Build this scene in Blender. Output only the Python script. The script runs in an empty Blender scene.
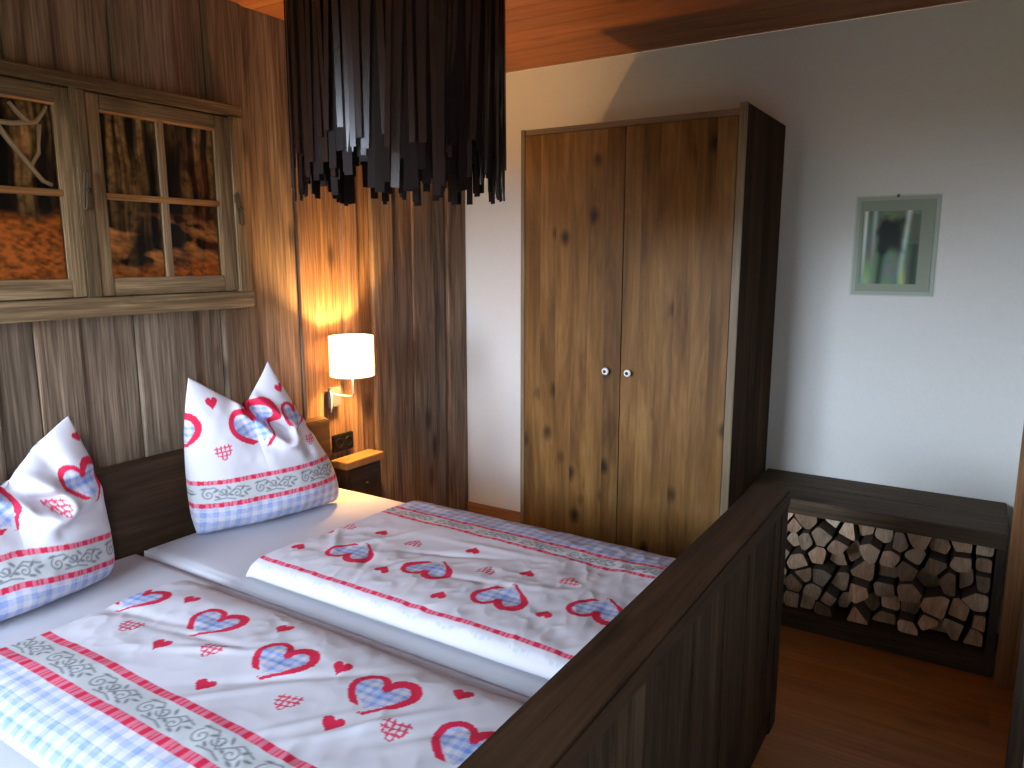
import bpy, bmesh, math, random
import numpy as np
from mathutils import Vector, Matrix
random.seed(7)
RNG = np.random.default_rng(11)
C = bpy.context.scene.collection

# ------------------------------------------------------------------ helpers
class MB:
    """collects shapes; build() links them as ONE mesh object (world coordinates in, local out)"""
    def __init__(s):
        s.bm = bmesh.new(); s.col = s.bm.loops.layers.float_color.new('Tint')
    def _merge(s, t, tint, mat=0, smooth=False):
        if tint is None: tint = (random.uniform(.85, 1.1), random.random())
        m = {}
        for v in t.verts: m[v] = s.bm.verts.new(v.co)
        for f in t.faces:
            try: nf = s.bm.faces.new([m[v] for v in f.verts])
            except ValueError: continue
            nf.material_index = mat; nf.smooth = smooth or f.smooth
            for l in nf.loops: l[s.col] = (tint[0], tint[1], tint[2] if len(tint) > 2 else 0, 1)
        t.free()
    def box(s, x0, x1, y0, y1, z0, z1, bev=.002, tint=None, mat=0, rot=None):
        t = bmesh.new(); bmesh.ops.create_cube(t, size=1)
        bmesh.ops.transform(t, matrix=Matrix.Translation(((x0+x1)/2, (y0+y1)/2, (z0+z1)/2)) @ Matrix.Diagonal((x1-x0, y1-y0, z1-z0, 1)), verts=t.verts)
        if bev: bmesh.ops.bevel(t, geom=t.edges[:], offset=min(bev, .45*min(x1-x0, y1-y0, z1-z0)), segments=2, affect='EDGES')
        if rot is not None:
            c = Vector(((x0+x1)/2, (y0+y1)/2, (z0+z1)/2))
            bmesh.ops.transform(t, matrix=Matrix.Translation(c) @ rot @ Matrix.Translation(-c), verts=t.verts)
        s._merge(t, tint, mat); return s
    def lathe(s, prof, c, n=40, tint=None, mat=0, axis='z', caps=False):
        t = bmesh.new(); rings = []
        for r, h in prof:
            ring = []
            for k in range(n):
                a = 2*math.pi*k/n; p = (r*math.cos(a), r*math.sin(a), h)
                if axis == 'y': p = (p[0], -p[2], p[1])
                if axis == 'x': p = (p[2], p[0], p[1])
                ring.append(t.verts.new(Vector(c)+Vector(p)))
            rings.append(ring)
        for a, b in zip(rings, rings[1:]):
            for k in range(n):
                f = t.faces.new((a[k], a[(k+1) % n], b[(k+1) % n], b[k])); f.smooth = True
        if caps:
            t.faces.new(rings[0][::-1]); t.faces.new(rings[-1])
        s._merge(t, tint, mat); return s
    def tube(s, pts, rad, n=10, tint=None, mat=0):
        pts = [Vector(p) for p in pts]
        rad = [float(q) for q in rad] if hasattr(rad, '__len__') else [rad]*len(pts)
        t = bmesh.new(); rings = []
        up = Vector((0, 0, 1))
        for i, p in enumerate(pts):
            d = (pts[min(i+1, len(pts)-1)]-pts[max(i-1, 0)]).normalized()
            u = d.cross(up if abs(d.z) < .95 else Vector((1, 0, 0))).normalized(); w = d.cross(u)
            rings.append([t.verts.new(p+rad[i]*(math.cos(2*math.pi*k/n)*u+math.sin(2*math.pi*k/n)*w)) for k in range(n)])
        for a, b in zip(rings, rings[1:]):
            for k in range(n):
                f = t.faces.new((a[k], a[(k+1) % n], b[(k+1) % n], b[k])); f.smooth = True
        t.faces.new(rings[0][::-1]); t.faces.new(rings[-1])
        s._merge(t, tint, mat); return s
    def build(s, name, mat, parent=None):
        bmesh.ops.recalc_face_normals(s.bm, faces=s.bm.faces[:])
        off = Vector(parent['_w']) if parent is not None else Vector((0, 0, 0))
        if parent is None and s.bm.verts:
            lo = Vector((min(v.co.x for v in s.bm.verts), min(v.co.y for v in s.bm.verts), min(v.co.z for v in s.bm.verts)))
            hi = Vector((max(v.co.x for v in s.bm.verts), max(v.co.y for v in s.bm.verts), max(v.co.z for v in s.bm.verts)))
            off = Vector(((lo.x+hi.x)/2, (lo.y+hi.y)/2, lo.z))
        for v in s.bm.verts: v.co -= off
        me = bpy.data.meshes.new(name); s.bm.to_mesh(me); s.bm.free()
        o = bpy.data.objects.new(name, me); C.objects.link(o)
        for m in (mat if isinstance(mat, (list, tuple)) else [mat]): me.materials.append(m)
        o['_w'] = list(off)
        if parent is not None: o.parent = parent
        else: o.location = off
        return o

def thing(name, loc, label, cat, group=None):
    o = bpy.data.objects.new(name, None); C.objects.link(o); o.empty_display_size = .1
    o.location = loc; o['_w'] = list(loc)
    return tag(o, label, cat, group)
def tag(o, label, cat, group=None):
    o['label'] = label; o['category'] = cat; o['kind'] = 'thing'
    if group: o['group'] = group
    return o
def struct(o, label=None, cat=None):
    o['kind'] = 'structure'
    if label: o['label'] = label
    if cat: o['category'] = cat
    return o
# parts share the world origin of their root: child local = world - root
def grid_obj(name, co, cols, mat, parent=None, wrap_u=False):
    """co: (nu,nv,3) world points, cols: (nu,nv,3) print colours (or None)"""
    nu, nv = co.shape[:2]
    v = co.reshape(-1, 3)
    off = np.array(parent['_w']) if parent is not None else np.array([(v[:, 0].min()+v[:, 0].max())/2, (v[:, 1].min()+v[:, 1].max())/2, v[:, 2].min()])
    idx = np.arange(nu*nv).reshape(nu, nv)
    if wrap_u: idx = np.vstack([idx, idx[:1]])
    f = np.stack([idx[:-1, :-1], idx[1:, :-1], idx[1:, 1:], idx[:-1, 1:]], -1).reshape(-1, 4)
    me = bpy.data.meshes.new(name)
    me.vertices.add(len(v)); me.vertices.foreach_set('co', (v-off).astype(np.float32).ravel())
    me.loops.add(f.size); me.loops.foreach_set('vertex_index', f.astype(np.int32).ravel())
    me.polygons.add(len(f)); me.polygons.foreach_set('loop_start', np.arange(0, f.size, 4, dtype=np.int32)); me.polygons.foreach_set('loop_total', np.full(len(f), 4, np.int32))
    me.update(calc_edges=True); me.validate()
    me.polygons.foreach_set('use_smooth', np.ones(len(me.polygons), bool))
    if cols is not None:
        ca = me.color_attributes.new('Print', 'FLOAT_COLOR', 'POINT')
        c4 = np.ones((len(v), 4), np.float32); c4[:, :3] = cols.reshape(-1, 3); ca.data.foreach_set('color', c4.ravel())
    o = bpy.data.objects.new(name, me); C.objects.link(o); me.materials.append(mat); o['_w'] = [float(q) for q in off]
    if parent is not None: o.parent = parent
    else: o.location = off
    return o

# ------------------------------------------------------------------ materials
def newmat(name):
    m = bpy.data.materials.new(name); m.use_nodes = True
    nt = m.node_tree; b = nt.nodes['Principled BSDF']
    return m, nt, b
def plain(name, col, rough=.5, metal=0, spec=.5):
    m, nt, b = newmat(name)
    b.inputs['Base Color'].default_value = (*col, 1); b.inputs['Roughness'].default_value = rough
    b.inputs['Metallic'].default_value = metal; b.inputs['Specular IOR Level'].default_value = spec
    tc = nt.nodes.new('ShaderNodeTexCoord'); n = nt.nodes.new('ShaderNodeTexNoise'); n.inputs['Scale'].default_value = 60
    nt.links.new(tc.outputs['Object'], n.inputs['Vector'])
    bu = nt.nodes.new('ShaderNodeBump'); bu.inputs['Strength'].default_value = .04; nt.links.new(n.outputs['Fac'], bu.inputs['Height']); nt.links.new(bu.outputs['Normal'], b.inputs['Normal'])
    return m
def wood(name, c0, c1, c2, axis='z', rough=.6, bump=.25, knots=.6, along=1.3, across=16, fine=.45, spec=.35, knot_scale=(5, 2.2), knot_pos=(.07, .2)):
    m, nt, b = newmat(name); N, L = nt.nodes, nt.links
    tc = N.new('ShaderNodeTexCoord'); at = N.new('ShaderNodeAttribute'); at.attribute_name = 'Tint'
    sep = N.new('ShaderNodeSeparateColor'); L.new(at.outputs['Color'], sep.inputs[0])
    offv = N.new('ShaderNodeCombineXYZ')
    for i, k in enumerate((7.3, 11.9, 5.1)):
        mm = N.new('ShaderNodeMath'); mm.operation = 'MULTIPLY'; mm.inputs[1].default_value = k; L.new(sep.outputs[1], mm.inputs[0]); L.new(mm.outputs[0], offv.inputs[i])
    add = N.new('ShaderNodeVectorMath'); add.operation = 'ADD'; L.new(tc.outputs['Object'], add.inputs[0]); L.new(offv.outputs[0], add.inputs[1])
    def mapped(ac, al):
        mp = N.new('ShaderNodeMapping'); sc = [ac]*3; sc['xyz'.index(axis)] = al
        mp.inputs['Scale'].default_value = sc; L.new(add.outputs[0], mp.inputs['Vector']); return mp
    m1 = mapped(across, along)
    n1 = N.new('ShaderNodeTexNoise'); n1.inputs['Scale'].default_value = 1; n1.inputs['Detail'].default_value = 7; n1.inputs['Roughness'].default_value = .62; n1.inputs['Distortion'].default_value = .9
    L.new(m1.outputs[0], n1.inputs['Vector'])
    rp = N.new('ShaderNodeValToRGB'); e = rp.color_ramp.elements
    e[0].position = .3; e[0].color = (*c0, 1); e[1].position = .72; e[1].color = (*c2, 1); k = e.new(.5); k.color = (*c1, 1)
    L.new(n1.outputs['Fac'], rp.inputs[0])
    m2 = mapped(across*9, along*3.2)
    n2 = N.new('ShaderNodeTexNoise'); n2.inputs['Scale'].default_value = 1; n2.inputs['Detail'].default_value = 4; L.new(m2.outputs[0], n2.inputs['Vector'])
    mr = N.new('ShaderNodeMapRange'); mr.inputs['From Min'].default_value = .3; mr.inputs['From Max'].default_value = .7; mr.inputs['To Min'].default_value = 1-fine; mr.inputs['To Max'].default_value = 1+fine*.4
    L.new(n2.outputs['Fac'], mr.inputs['Value'])
    mu = N.new('ShaderNodeMix'); mu.data_type = 'RGBA'; mu.blend_type = 'MULTIPLY'; mu.inputs['Factor'].default_value = 1
    L.new(rp.outputs[0], mu.inputs[6]); L.new(mr.outputs[0], mu.inputs[7])
    m3 = mapped(*knot_scale); vo = N.new('ShaderNodeTexVoronoi'); vo.inputs['Scale'].default_value = 1
    nn = N.new('ShaderNodeTexNoise'); nn.inputs['Scale'].default_value = 3; L.new(m3.outputs[0], nn.inputs['Vector'])
    av = N.new('ShaderNodeVectorMath'); av.operation = 'MULTIPLY_ADD'; av.inputs[1].default_value = (.12,)*3; L.new(nn.outputs['Color'], av.inputs[0]); L.new(m3.outputs[0], av.inputs[2])
    L.new(av.outputs[0], vo.inputs['Vector'])
    kr = N.new('ShaderNodeValToRGB'); ke = kr.color_ramp.elements
    ke[0].position = knot_pos[0]; ke[0].color = (1-knots,)*3+(1,); ke[1].position = knot_pos[1]; ke[1].color = (1, 1, 1, 1)
    L.new(vo.outputs['Distance'], kr.inputs[0])
    mk = N.new('ShaderNodeMix'); mk.data_type = 'RGBA'; mk.blend_type = 'MULTIPLY'; mk.inputs['Factor'].default_value = 1
    L.new(mu.outputs[2], mk.inputs[6]); L.new(kr.outputs[0], mk.inputs[7])
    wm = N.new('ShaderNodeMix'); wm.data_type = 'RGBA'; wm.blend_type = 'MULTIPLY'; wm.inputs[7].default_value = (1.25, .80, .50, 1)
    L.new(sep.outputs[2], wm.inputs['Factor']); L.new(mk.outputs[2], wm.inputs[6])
    mt = N.new('ShaderNodeMix'); mt.data_type = 'RGBA'; mt.blend_type = 'MULTIPLY'; mt.inputs['Factor'].default_value = 1
    L.new(wm.outputs[2], mt.inputs[6]); L.new(sep.outputs[0], mt.inputs[7])
    L.new(mt.outputs[2], b.inputs['Base Color'])
    bu = N.new('ShaderNodeBump'); bu.inputs['Strength'].default_value = bump; bu.inputs['Distance'].default_value = .004
    ad = N.new('ShaderNodeMath'); ad.operation = 'ADD'; L.new(n1.outputs['Fac'], ad.inputs[0]); L.new(n2.outputs['Fac'], ad.inputs[1]); L.new(ad.outputs[0], bu.inputs['Height'])
    L.new(bu.outputs['Normal'], b.inputs['Normal'])
    b.inputs['Roughness'].default_value = rough; b.inputs['Specular IOR Level'].default_value = spec
    return m

M = {}
M['weathered'] = wood('weathered boards', (.105, .072, .045), (.21, .155, .105), (.33, .26, .185), 'z', .75, .5, .65, 1.1, 13, .55)
M['weathered_h'] = wood('weathered frame wood', (.095, .054, .023), (.22, .136, .062), (.37, .25, .13), 'y', .75, .45, .4, 1.5, 22, .5)
M['weathered_v'] = wood('weathered sash wood', (.10, .058, .024), (.24, .148, .066), (.40, .27, .14), 'z', .75, .45, .4, 1.5, 22, .5)
M['wardrobe'] = wood('stained knotty pine', (.078, .032, .006), (.165, .077, .018), (.265, .140, .040), 'z', .5, .10, .82, 1.1, 6.5, .26, .16, (6.5, 4.4), (.06, .22))
M['wardrobe_shaded'] = wood('shaded side pine', (.024, .011, .004), (.045, .022, .009), (.075, .038, .016), 'z', .85, .12, .6, .9, 9, .28, .1)  # darker copy of the pine: shade on the unlit side put into the colour
M['wardrobe_edge'] = wood('wardrobe edge wood', (.12, .078, .036), (.175, .118, .058), (.23, .16, .085), 'z', .5, .15, .2, 1, 20, .3)
M['wardrobe_top'] = wood('wardrobe top wood', (.16, .10, .05), (.2, .13, .065), (.26, .17, .09), 'x', .5, .15, .2, 1, 20, .3)
M['dark_v'] = wood('dark aged boards', (.030, .017, .008), (.064, .038, .019), (.115, .077, .043), 'z', .65, .35, .5, 1.2, 14, .5, .2)
M['dark_y'] = wood('dark rail wood', (.036, .018, .008), (.056, .029, .0135), (.08, .044, .022), 'y', .6, .2, .45, 1.2, 14, .35, .2)
M['dark_x'] = wood('dark bench wood', (.046, .028, .014), (.075, .048, .025), (.115, .077, .043), 'x', .7, .25, .45, 1.2, 14, .4, .2)
M['bench_v'] = wood('dark bench side wood', (.025, .016, .010), (.042, .027, .017), (.065, .044, .03), 'z', .55, .25, .45, 1.2, 14, .4)
M['shelf'] = wood('bedside wood', (.05, .03, .016), (.085, .052, .028), (.13, .08, .045), 'y', .5, .15, .4, 1.2, 14, .35)
M['tabletop'] = wood('bedside top wood', (.20, .10, .035), (.28, .15, .055), (.36, .2, .08), 'y', .45, .12, .4)  # lamp glow put into the colour: lighter, more orange than the body
M['floor'] = wood('floor laminate', (.31, .10, .018), (.39, .14, .028), (.47, .195, .045), 'x', .42, .05, .3, .9, 10, .25, .45)
M['ceiling'] = wood('pine ceiling', (.22, .075, .022), (.30, .105, .032), (.38, .145, .048), 'x', .5, .08, .35, .8, 9, .18, .3)
M['base'] = wood('baseboard pine', (.30, .14, .055), (.38, .19, .08), (.45, .24, .11), 'x', .45, .08, .2)
M['post'] = wood('door post wood', (.15, .064, .020), (.21, .092, .03), (.27, .125, .045), 'z', .5, .1, .3)
M['muntin'] = wood('pale muntin wood', (.20, .125, .06), (.27, .17, .085), (.34, .22, .12), 'z', .6, .2, .1)
M['lit_bead'] = wood('orange brown bead', (.32, .13, .035), (.42, .18, .05), (.5, .24, .07), 'y', .6, .1, .1)  # orange lamplight on undersides put into the wood colour
M['log_end'] = wood('split log end', (.42, .30, .19), (.58, .43, .29), (.72, .57, .41), 'z', .8, .3, .25, 9, 22, .3)
M['bark'] = plain('log bark', (.10, .07, .045), .9)
M['metal'] = plain('brushed steel', (.09, .09, .10), .5, .3)
M['white_metal'] = plain('satin nickel tube', (.72, .70, .66), .35, .4)
M['socket'] = plain('black socket plastic', (.006, .005, .0045), .5, 0, .2)
M['iron'] = plain('dark iron', (.03, .025, .02), .5, .5)
M['porcelain'] = plain('white porcelain', (.85, .85, .83), .2)
M['strip'] = plain('dark brown lacquered strip', (.022, .009, .006), .24, 0, .42)
M['inner_strip'] = plain('dark inner strip', (.012, .006, .005), .55, 0, .12)
M['cord'] = plain('black cord', (.01, .01, .01), .5)
M['sheet'] = plain('white fitted sheet', (.60, .575, .605), .85, 0, .2)
M['antler'] = plain('tan antler', (.75, .50, .28), .6)
M['paint_white'] = plain('white lacquer', (.70, .71, .72), .4)

def plaster():
    m, nt, b = newmat('white plaster'); N, L = nt.nodes, nt.links
    tc = N.new('ShaderNodeTexCoord'); n = N.new('ShaderNodeTexNoise'); n.inputs['Scale'].default_value = 90; n.inputs['Detail'].default_value = 6
    L.new(tc.outputs['Object'], n.inputs['Vector'])
    rp = N.new('ShaderNodeValToRGB'); e = rp.color_ramp.elements; e[0].color = (.70, .69, .64, 1); e[1].color = (.77, .76, .70, 1); L.new(n.outputs['Fac'], rp.inputs[0]); L.new(rp.outputs[0], b.inputs['Base Color'])
    bu = N.new('ShaderNodeBump'); bu.inputs['Strength'].default_value = .35; bu.inputs['Distance'].default_value = .003; L.new(n.outputs['Fac'], bu.inputs['Height']); L.new(bu.outputs['Normal'], b.inputs['Normal'])
    b.inputs['Roughness'].default_value = .9; b.inputs['Specular IOR Level'].default_value = .15
    return m
M['plaster'] = plaster()
def printed(name, rough=.85, sheen=0):
    m, nt, b = newmat(name); N, L = nt.nodes, nt.links
    at = N.new('ShaderNodeAttribute'); at.attribute_name = 'Print'; L.new(at.outputs['Color'], b.inputs['Base Color'])
    tc = N.new('ShaderNodeTexCoord'); n = N.new('ShaderNodeTexNoise'); n.inputs['Scale'].default_value = 500; L.new(tc.outputs['Object'], n.inputs['Vector'])
    bu = N.new('ShaderNodeBump'); bu.inputs['Strength'].default_value = .08; bu.inputs['Distance'].default_value = .001; L.new(n.outputs['Fac'], bu.inputs['Height']); L.new(bu.outputs['Normal'], b.inputs['Normal'])
    b.inputs['Roughness'].default_value = rough; b.inputs['Specular IOR Level'].default_value = .2
    return m
M['linen'] = printed('printed cotton'); M['photo'] = printed('photo print', .5)
def glass(name, tint, ior=1.2):
    m, nt, b = newmat(name); N, L = nt.nodes, nt.links; nt.nodes.remove(b)
    out = N['Material Output']; t = N.new('ShaderNodeBsdfTransparent'); t.inputs[0].default_value = (*tint, 1)
    g = N.new('ShaderNodeBsdfGlossy'); g.inputs['Roughness'].default_value = .03
    lw = N.new('ShaderNodeFresnel'); lw.inputs[0].default_value = ior
    mx = N.new('ShaderNodeMixShader'); L.new(lw.outputs[0], mx.inputs[0]); L.new(t.outputs[0], mx.inputs[1]); L.new(g.outputs[0], mx.inputs[2]); L.new(mx.outputs[0], out.inputs[0])
    return m
M['glass'] = glass('window glass', (.96, .97, .96)); M['glass_green'] = glass('clip frame glass', (.93, .95, .93))
def shade_mat():
    m, nt, b = newmat('lit lamp shade fabric'); N, L = nt.nodes, nt.links
    b.inputs['Base Color'].default_value = (.9, .86, .78, 1); b.inputs['Roughness'].default_value = .9
    b.inputs['Emission Color'].default_value = (1, .66, .36, 1); b.inputs['Emission Strength'].default_value = 2.7
    tc = N.new('ShaderNodeTexCoord'); n = N.new('ShaderNodeTexNoise'); n.inputs['Scale'].default_value = 300; L.new(tc.outputs['Object'], n.inputs['Vector'])
    bu = N.new('ShaderNodeBump'); bu.inputs['Strength'].default_value = .1; L.new(n.outputs['Fac'], bu.inputs['Height']); L.new(bu.outputs['Normal'], b.inputs['Normal'])
    tr = N.new('ShaderNodeBsdfTranslucent'); tr.inputs[0].default_value = (.9, .75, .5, 1)
    mx = N.new('ShaderNodeMixShader'); mx.inputs[0].default_value = .35
    L.new(b.outputs[0], mx.inputs[1]); L.new(tr.outputs[0], mx.inputs[2]); L.new(mx.outputs[0], N['Material Output'].inputs[0])
    return m
M['shade'] = shade_mat()
def opal():
    m, nt, b = newmat('opal diffuser'); N, L = nt.nodes, nt.links
    tr = N.new('ShaderNodeBsdfTranslucent'); tr.inputs[0].default_value = (.80, .70, .55, 1); b.inputs['Base Color'].default_value = (.8, .78, .72, 1)
    mx = N.new('ShaderNodeMixShader'); mx.inputs[0].default_value = .7
    L.new(b.outputs[0], mx.inputs[1]); L.new(tr.outputs[0], mx.inputs[2]); L.new(mx.outputs[0], N['Material Output'].inputs[0]); return m
M['opal'] = opal()
def glow(name, col, s):
    m, nt, b = newmat(name); b.inputs['Emission Color'].default_value = (*col, 1); b.inputs['Emission Strength'].default_value = s; b.inputs['Base Color'].default_value = (*col, 1); return m
def clear_bulb():
    m, nt, b = newmat('lit clear bulb'); N, L = nt.nodes, nt.links; N.remove(b)
    t_ = N.new('ShaderNodeBsdfTransparent'); t_.inputs[0].default_value = (1, .96, .9, 1); em = N.new('ShaderNodeEmission'); em.inputs[0].default_value = (1, .6, .25, 1); em.inputs[1].default_value = 1.5
    ad = N.new('ShaderNodeAddShader'); L.new(t_.outputs[0], ad.inputs[0]); L.new(em.outputs[0], ad.inputs[1]); L.new(ad.outputs[0], N['Material Output'].inputs[0]); return m
M['bulb'] = clear_bulb()

# ------------------------------------------------------------------ room shell
YB, YF, XR, ZC = 3.642, -.75, 2.86, 2.6
b = MB(); y = YF
xs = 0.0
while xs < XR:                                                     # laminate planks along x
    xs += 3
nrow = 0
yy = YF
while yy < YB:
    w = min(.19, YB-yy); x0 = -.1 - random.random()*1.1
    while x0 < XR:
        a0, a1 = max(x0, 0), min(x0+1.28, XR)
        if a1-a0 > .02: b.box(a0, a1, yy, yy+w, -.02, 0, .0008)
        x0 += 1.28
    yy += .19
b.box(-.1, XR+.1, YF-.1, YB+.1, -.1, -.02, 0)
struct(b.build('floor', M['floor']))
b = MB(); yy = YF
while yy < YB:
    w = min(.14, YB-yy); b.box(-.05, XR, yy, yy+w-.0005, ZC, ZC+.02, .0012, (random.uniform(.9, 1.08), random.random())); yy += .14
b.box(-.1, XR+.1, YF-.1, YB+.1, ZC+.02, ZC+.1, 0)
struct(b.build('ceiling', M['ceiling']))
# head wall of old boards, some standing proud
b = MB(); b.box(-.12, -.036, YF, YB, 0, ZC, 0, (.4, .3))
edges = [-.75, -.55, -.36, -.2, .0, .16, .34, .5, .66, .84, .95, 1.097, 1.224, 1.37, 1.575, 1.81, 1.95, 2.12, 2.362, 2.478, 2.633, 2.736, 2.845, 2.998, 3.163, 3.339, 3.47, 3.642]
tones = [.8, .9, .7, 1, .85, .75, .9, 1, .8, .95, .9, .8, .92, 1.0, .96, 1.05, .82, 1.05, .92, .86, .98, .8, .86, .9, .8, .86, .98, .84]
for i, (a, c) in enumerate(zip(edges, edges[1:])):
    d = (0, -.018, .004, -.022, .002, -.013)[i % 6]
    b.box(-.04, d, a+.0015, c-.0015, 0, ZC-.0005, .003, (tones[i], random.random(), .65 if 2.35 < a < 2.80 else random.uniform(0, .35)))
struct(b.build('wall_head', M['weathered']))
b = MB(); b.box(-.12, XR+.1, YB, YB+.12, 0, ZC, 0); struct(b.build('wall_back', M['plaster']))
VY0, VY1, VZ0, VZ1 = -.66, -.12, .9, 1.95
b = MB(); b.box(XR, XR+.1, VY1, YB, 0, ZC, 0); b.box(XR, XR+.1, YF-.1, VY0, 0, ZC, 0); b.box(XR, XR+.1, VY0, VY1, 0, VZ0, 0); b.box(XR, XR+.1, VY0, VY1, VZ1, ZC, 0)
struct(b.build('wall_right', M['plaster']))
b = MB()
for y0, y1, z0, z1 in ((VY0, VY0+.05, VZ0, VZ1), (VY1-.05, VY1, VZ0, VZ1), (VY0, VY1, VZ0, VZ0+.05), (VY0, VY1, VZ1-.05, VZ1)): b.box(XR+.03, XR+.08, y0, y1, z0, z1, .004)
struct(b.build('added_window', M['base']))  # unseen window added to brighten the head wall and pillows
# front wall with the window that lights the room (behind the photographer)
WX0, WX1, WZ0, WZ1 = .05, 1.50, .88, 2.20
b = MB()
b.box(-.12, WX0, YF-.12, YF, 0, ZC, 0); b.box(WX1, XR, YF-.12, YF, 0, ZC, 0); b.box(WX0, WX1, YF-.12, YF, 0, WZ0, 0); b.box(WX0, WX1, YF-.12, YF, WZ1, ZC, 0)
struct(b.build('wall_front', M['plaster']))
b = MB()
for x0, x1, z0, z1 in ((WX0, WX0+.06, WZ0, WZ1), (WX1-.06, WX1, WZ0, WZ1), (WX0, WX1, WZ0, WZ0+.06), (WX0, WX1, WZ1-.06, WZ1), ((WX0+WX1)/2-.035, (WX0+WX1)/2+.035, WZ0, WZ1)):
    b.box(x0, x1, YF-.09, YF-.03, z0, z1, .004)
struct(b.build('window_1', M['base']))
b = MB(); b.box(0.003, .783, YB-.018, YB, 0, .09, .004); struct(b.build('baseboard_back', M['base']))
b = MB(); b.box(2.79, XR-.002, 3.165, 3.198, 0, ZC, .004); struct(b.build('trim_1', M['post']))
b = MB(); b.box(2.772, 2.802, 1.9, 1.94, 0, 2.1, .003); b.box(2.772, 2.802, 1.05, 1.09, 0, 2.1, .003); b.box(2.772, 2.802, 1.05, 1.94, 2.1, 2.14, .003)
door = struct(b.build('door_1', M['dark_v']))
b = MB(); b.box(2.803, 2.858, 1.06, 1.93, .005, 2.1, .003); lf = b.build('door_leaf', M['paint_white'], door)
b = MB(); b.lathe([(.010, -.04), (.010, 0)], (2.802, 1.16, 1.02), 12, axis='x', caps=True); b.tube([(2.765, 1.16, 1.02), (2.765, 1.28, 1.02)], .009); b.build('door_handle', M['metal'], door)

# ------------------------------------------------------------------ noise and printing
def vnoise(x, y, seed=0):
    g = np.random.default_rng(seed).random((64, 64)); xi = np.floor(x).astype(int); yi = np.floor(y).astype(int)
    fx = x-xi; fy = y-yi; fx = fx*fx*(3-2*fx); fy = fy*fy*(3-2*fy)
    q = lambda a, c: g[a % 64, c % 64]
    return (q(xi, yi)*(1-fx)+q(xi+1, yi)*fx)*(1-fy)+(q(xi, yi+1)*(1-fx)+q(xi+1, yi+1)*fx)*fy-.5
def fbm(x, y, seed=0, o=4):
    r = 0; a = 1
    for k in range(o): r = r+a*vnoise(x*2**k, y*2**k, seed+k); a *= .5
    return r
def polydist(px, py, P):
    d = np.full(px.shape, 9.)
    for (x0, y0), (x1, y1) in zip(P, P[1:]):
        vx, vy = x1-x0, y1-y0; L = vx*vx+vy*vy+1e-12
        t = np.clip(((px-x0)*vx+(py-y0)*vy)/L, 0, 1); d = np.minimum(d, np.hypot(px-x0-t*vx, py-y0-t*vy))
    return d
def inside(px, py, P):
    r = np.zeros(px.shape, bool)
    for (x0, y0), (x1, y1) in zip(P, P[1:]+P[:1]):
        c = ((y0 > py) != (y1 > py)) & (px < (x1-x0)*(py-y0)/(y1-y0+1e-12)+x0); r ^= c
    return r
def heart_pts(n=72):
    P = []
    for k in range(n):
        t = 2*math.pi*k/n; P.append((16*math.sin(t)**3/17, (13*math.cos(t)-5*math.cos(2*t)-2*math.cos(3*t)-math.cos(4*t)+2.5)/15))
    return P
HP = heart_pts()
RED = np.array((.66, .022, .065)); PINK = np.array((.72, .25, .33)); BLUE = np.array((.15, .27, .62)); GREY = np.array((.56, .56, .56)); INK = np.array((.13, .13, .135)); WHITE = np.array((.66, .625, .66))
def gingham(a, c, s=.011):
    u = (np.sin(a*2*math.pi/(2.4*s)) > .1)*.5+(np.sin(a*2*math.pi/(7.3*s)+1) > .2)*.35; v = (np.sin(c*2*math.pi/(2.4*s)) > .1)*.5+(np.sin(c*2*math.pi/(7.3*s)) > .2)*.35
    k = np.clip((u+v)*.62, 0, 1)[..., None]
    return WHITE*(1-k)+BLUE*k
def plaid(a, c):
    def band(x): return (np.sin(x*2*math.pi/.040) > .05)*.55+(np.abs(np.sin(x*math.pi/.020+.6)) < .16)*.3+(np.sin(x*2*math.pi/.115+.7) > .3)*.2
    k = np.clip((band(a)+band(c))*.52, 0, .95)[..., None]
    base = WHITE*(1-k)+BLUE*k
    ln = ((np.abs(np.sin(a*math.pi/.040+.35)) < .07) | (np.abs(np.sin(c*math.pi/.040+.35)) < .07))[..., None]
    return np.where(ln, base*.4+WHITE*.6, base)
def dash(a):
    p = a % .062; k = np.where(p < .018, 1, np.where(p < .030, .35, np.where(p < .036, .85, np.where(p < .042, .3, np.where(p < .048, .9, .25)))))[..., None]
    return RED*k+PINK*(1-k)
def scroll(a, c, H):
    """grey ornament; c in 0..H"""
    T = .19; p = a % T; d = np.full(a.shape, 9.)
    sc = H/.075
    def spiral(cx, cy, r, turns, st, sg): return [(cx+sg*r*sc*(1-.85*k/26)*math.cos(st+turns*2*math.pi*k/26), cy+r*sc*(1-.85*k/26)*math.sin(st+turns*2*math.pi*k/26)) for k in range(27)]
    m = H/2; curves = [spiral(.03, m-.002*sc, .021, 1.35, 2.2, 1), spiral(.078, m+.007*sc, .016, 1.2, 3.6, 1), spiral(.128, m-.006*sc, .019, 1.3, .6, -1),
        [(.012, m+.02*sc), (.05, m+.026*sc), (.09, m-.012*sc), (.13, m+.022*sc), (.175, m+.012*sc)], [(.05, m-.024*sc), (.09, m-.02*sc), (.12, m-.028*sc)]]
    for P in curves: d = np.minimum(d, polydist(p, c, P)-.0022)
    for lx, ly, la in ((.055, .012, .6), (.1, .02, 2.3), (.105, -.008, -.4), (.15, .012, .9), (.16, -.012, 2.2), (.172, 0, .2), (.06, -.014, 2.6), (.018, .022, .2), (.145, -.022, -.2), (.09, .004, 1.5)):
        x = p-lx; yv = c-m-ly*sc; u = x*math.cos(la)+yv*math.sin(la); v = -x*math.sin(la)+yv*math.cos(la)
        d = np.minimum(d, (np.sqrt((u/.011)**2+(v/.0042)**2)-1)*.0045)
    k = (1/(1+np.exp(d/.0007)))[..., None]*.85
    return GREY*(1-k)+INK*k
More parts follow.
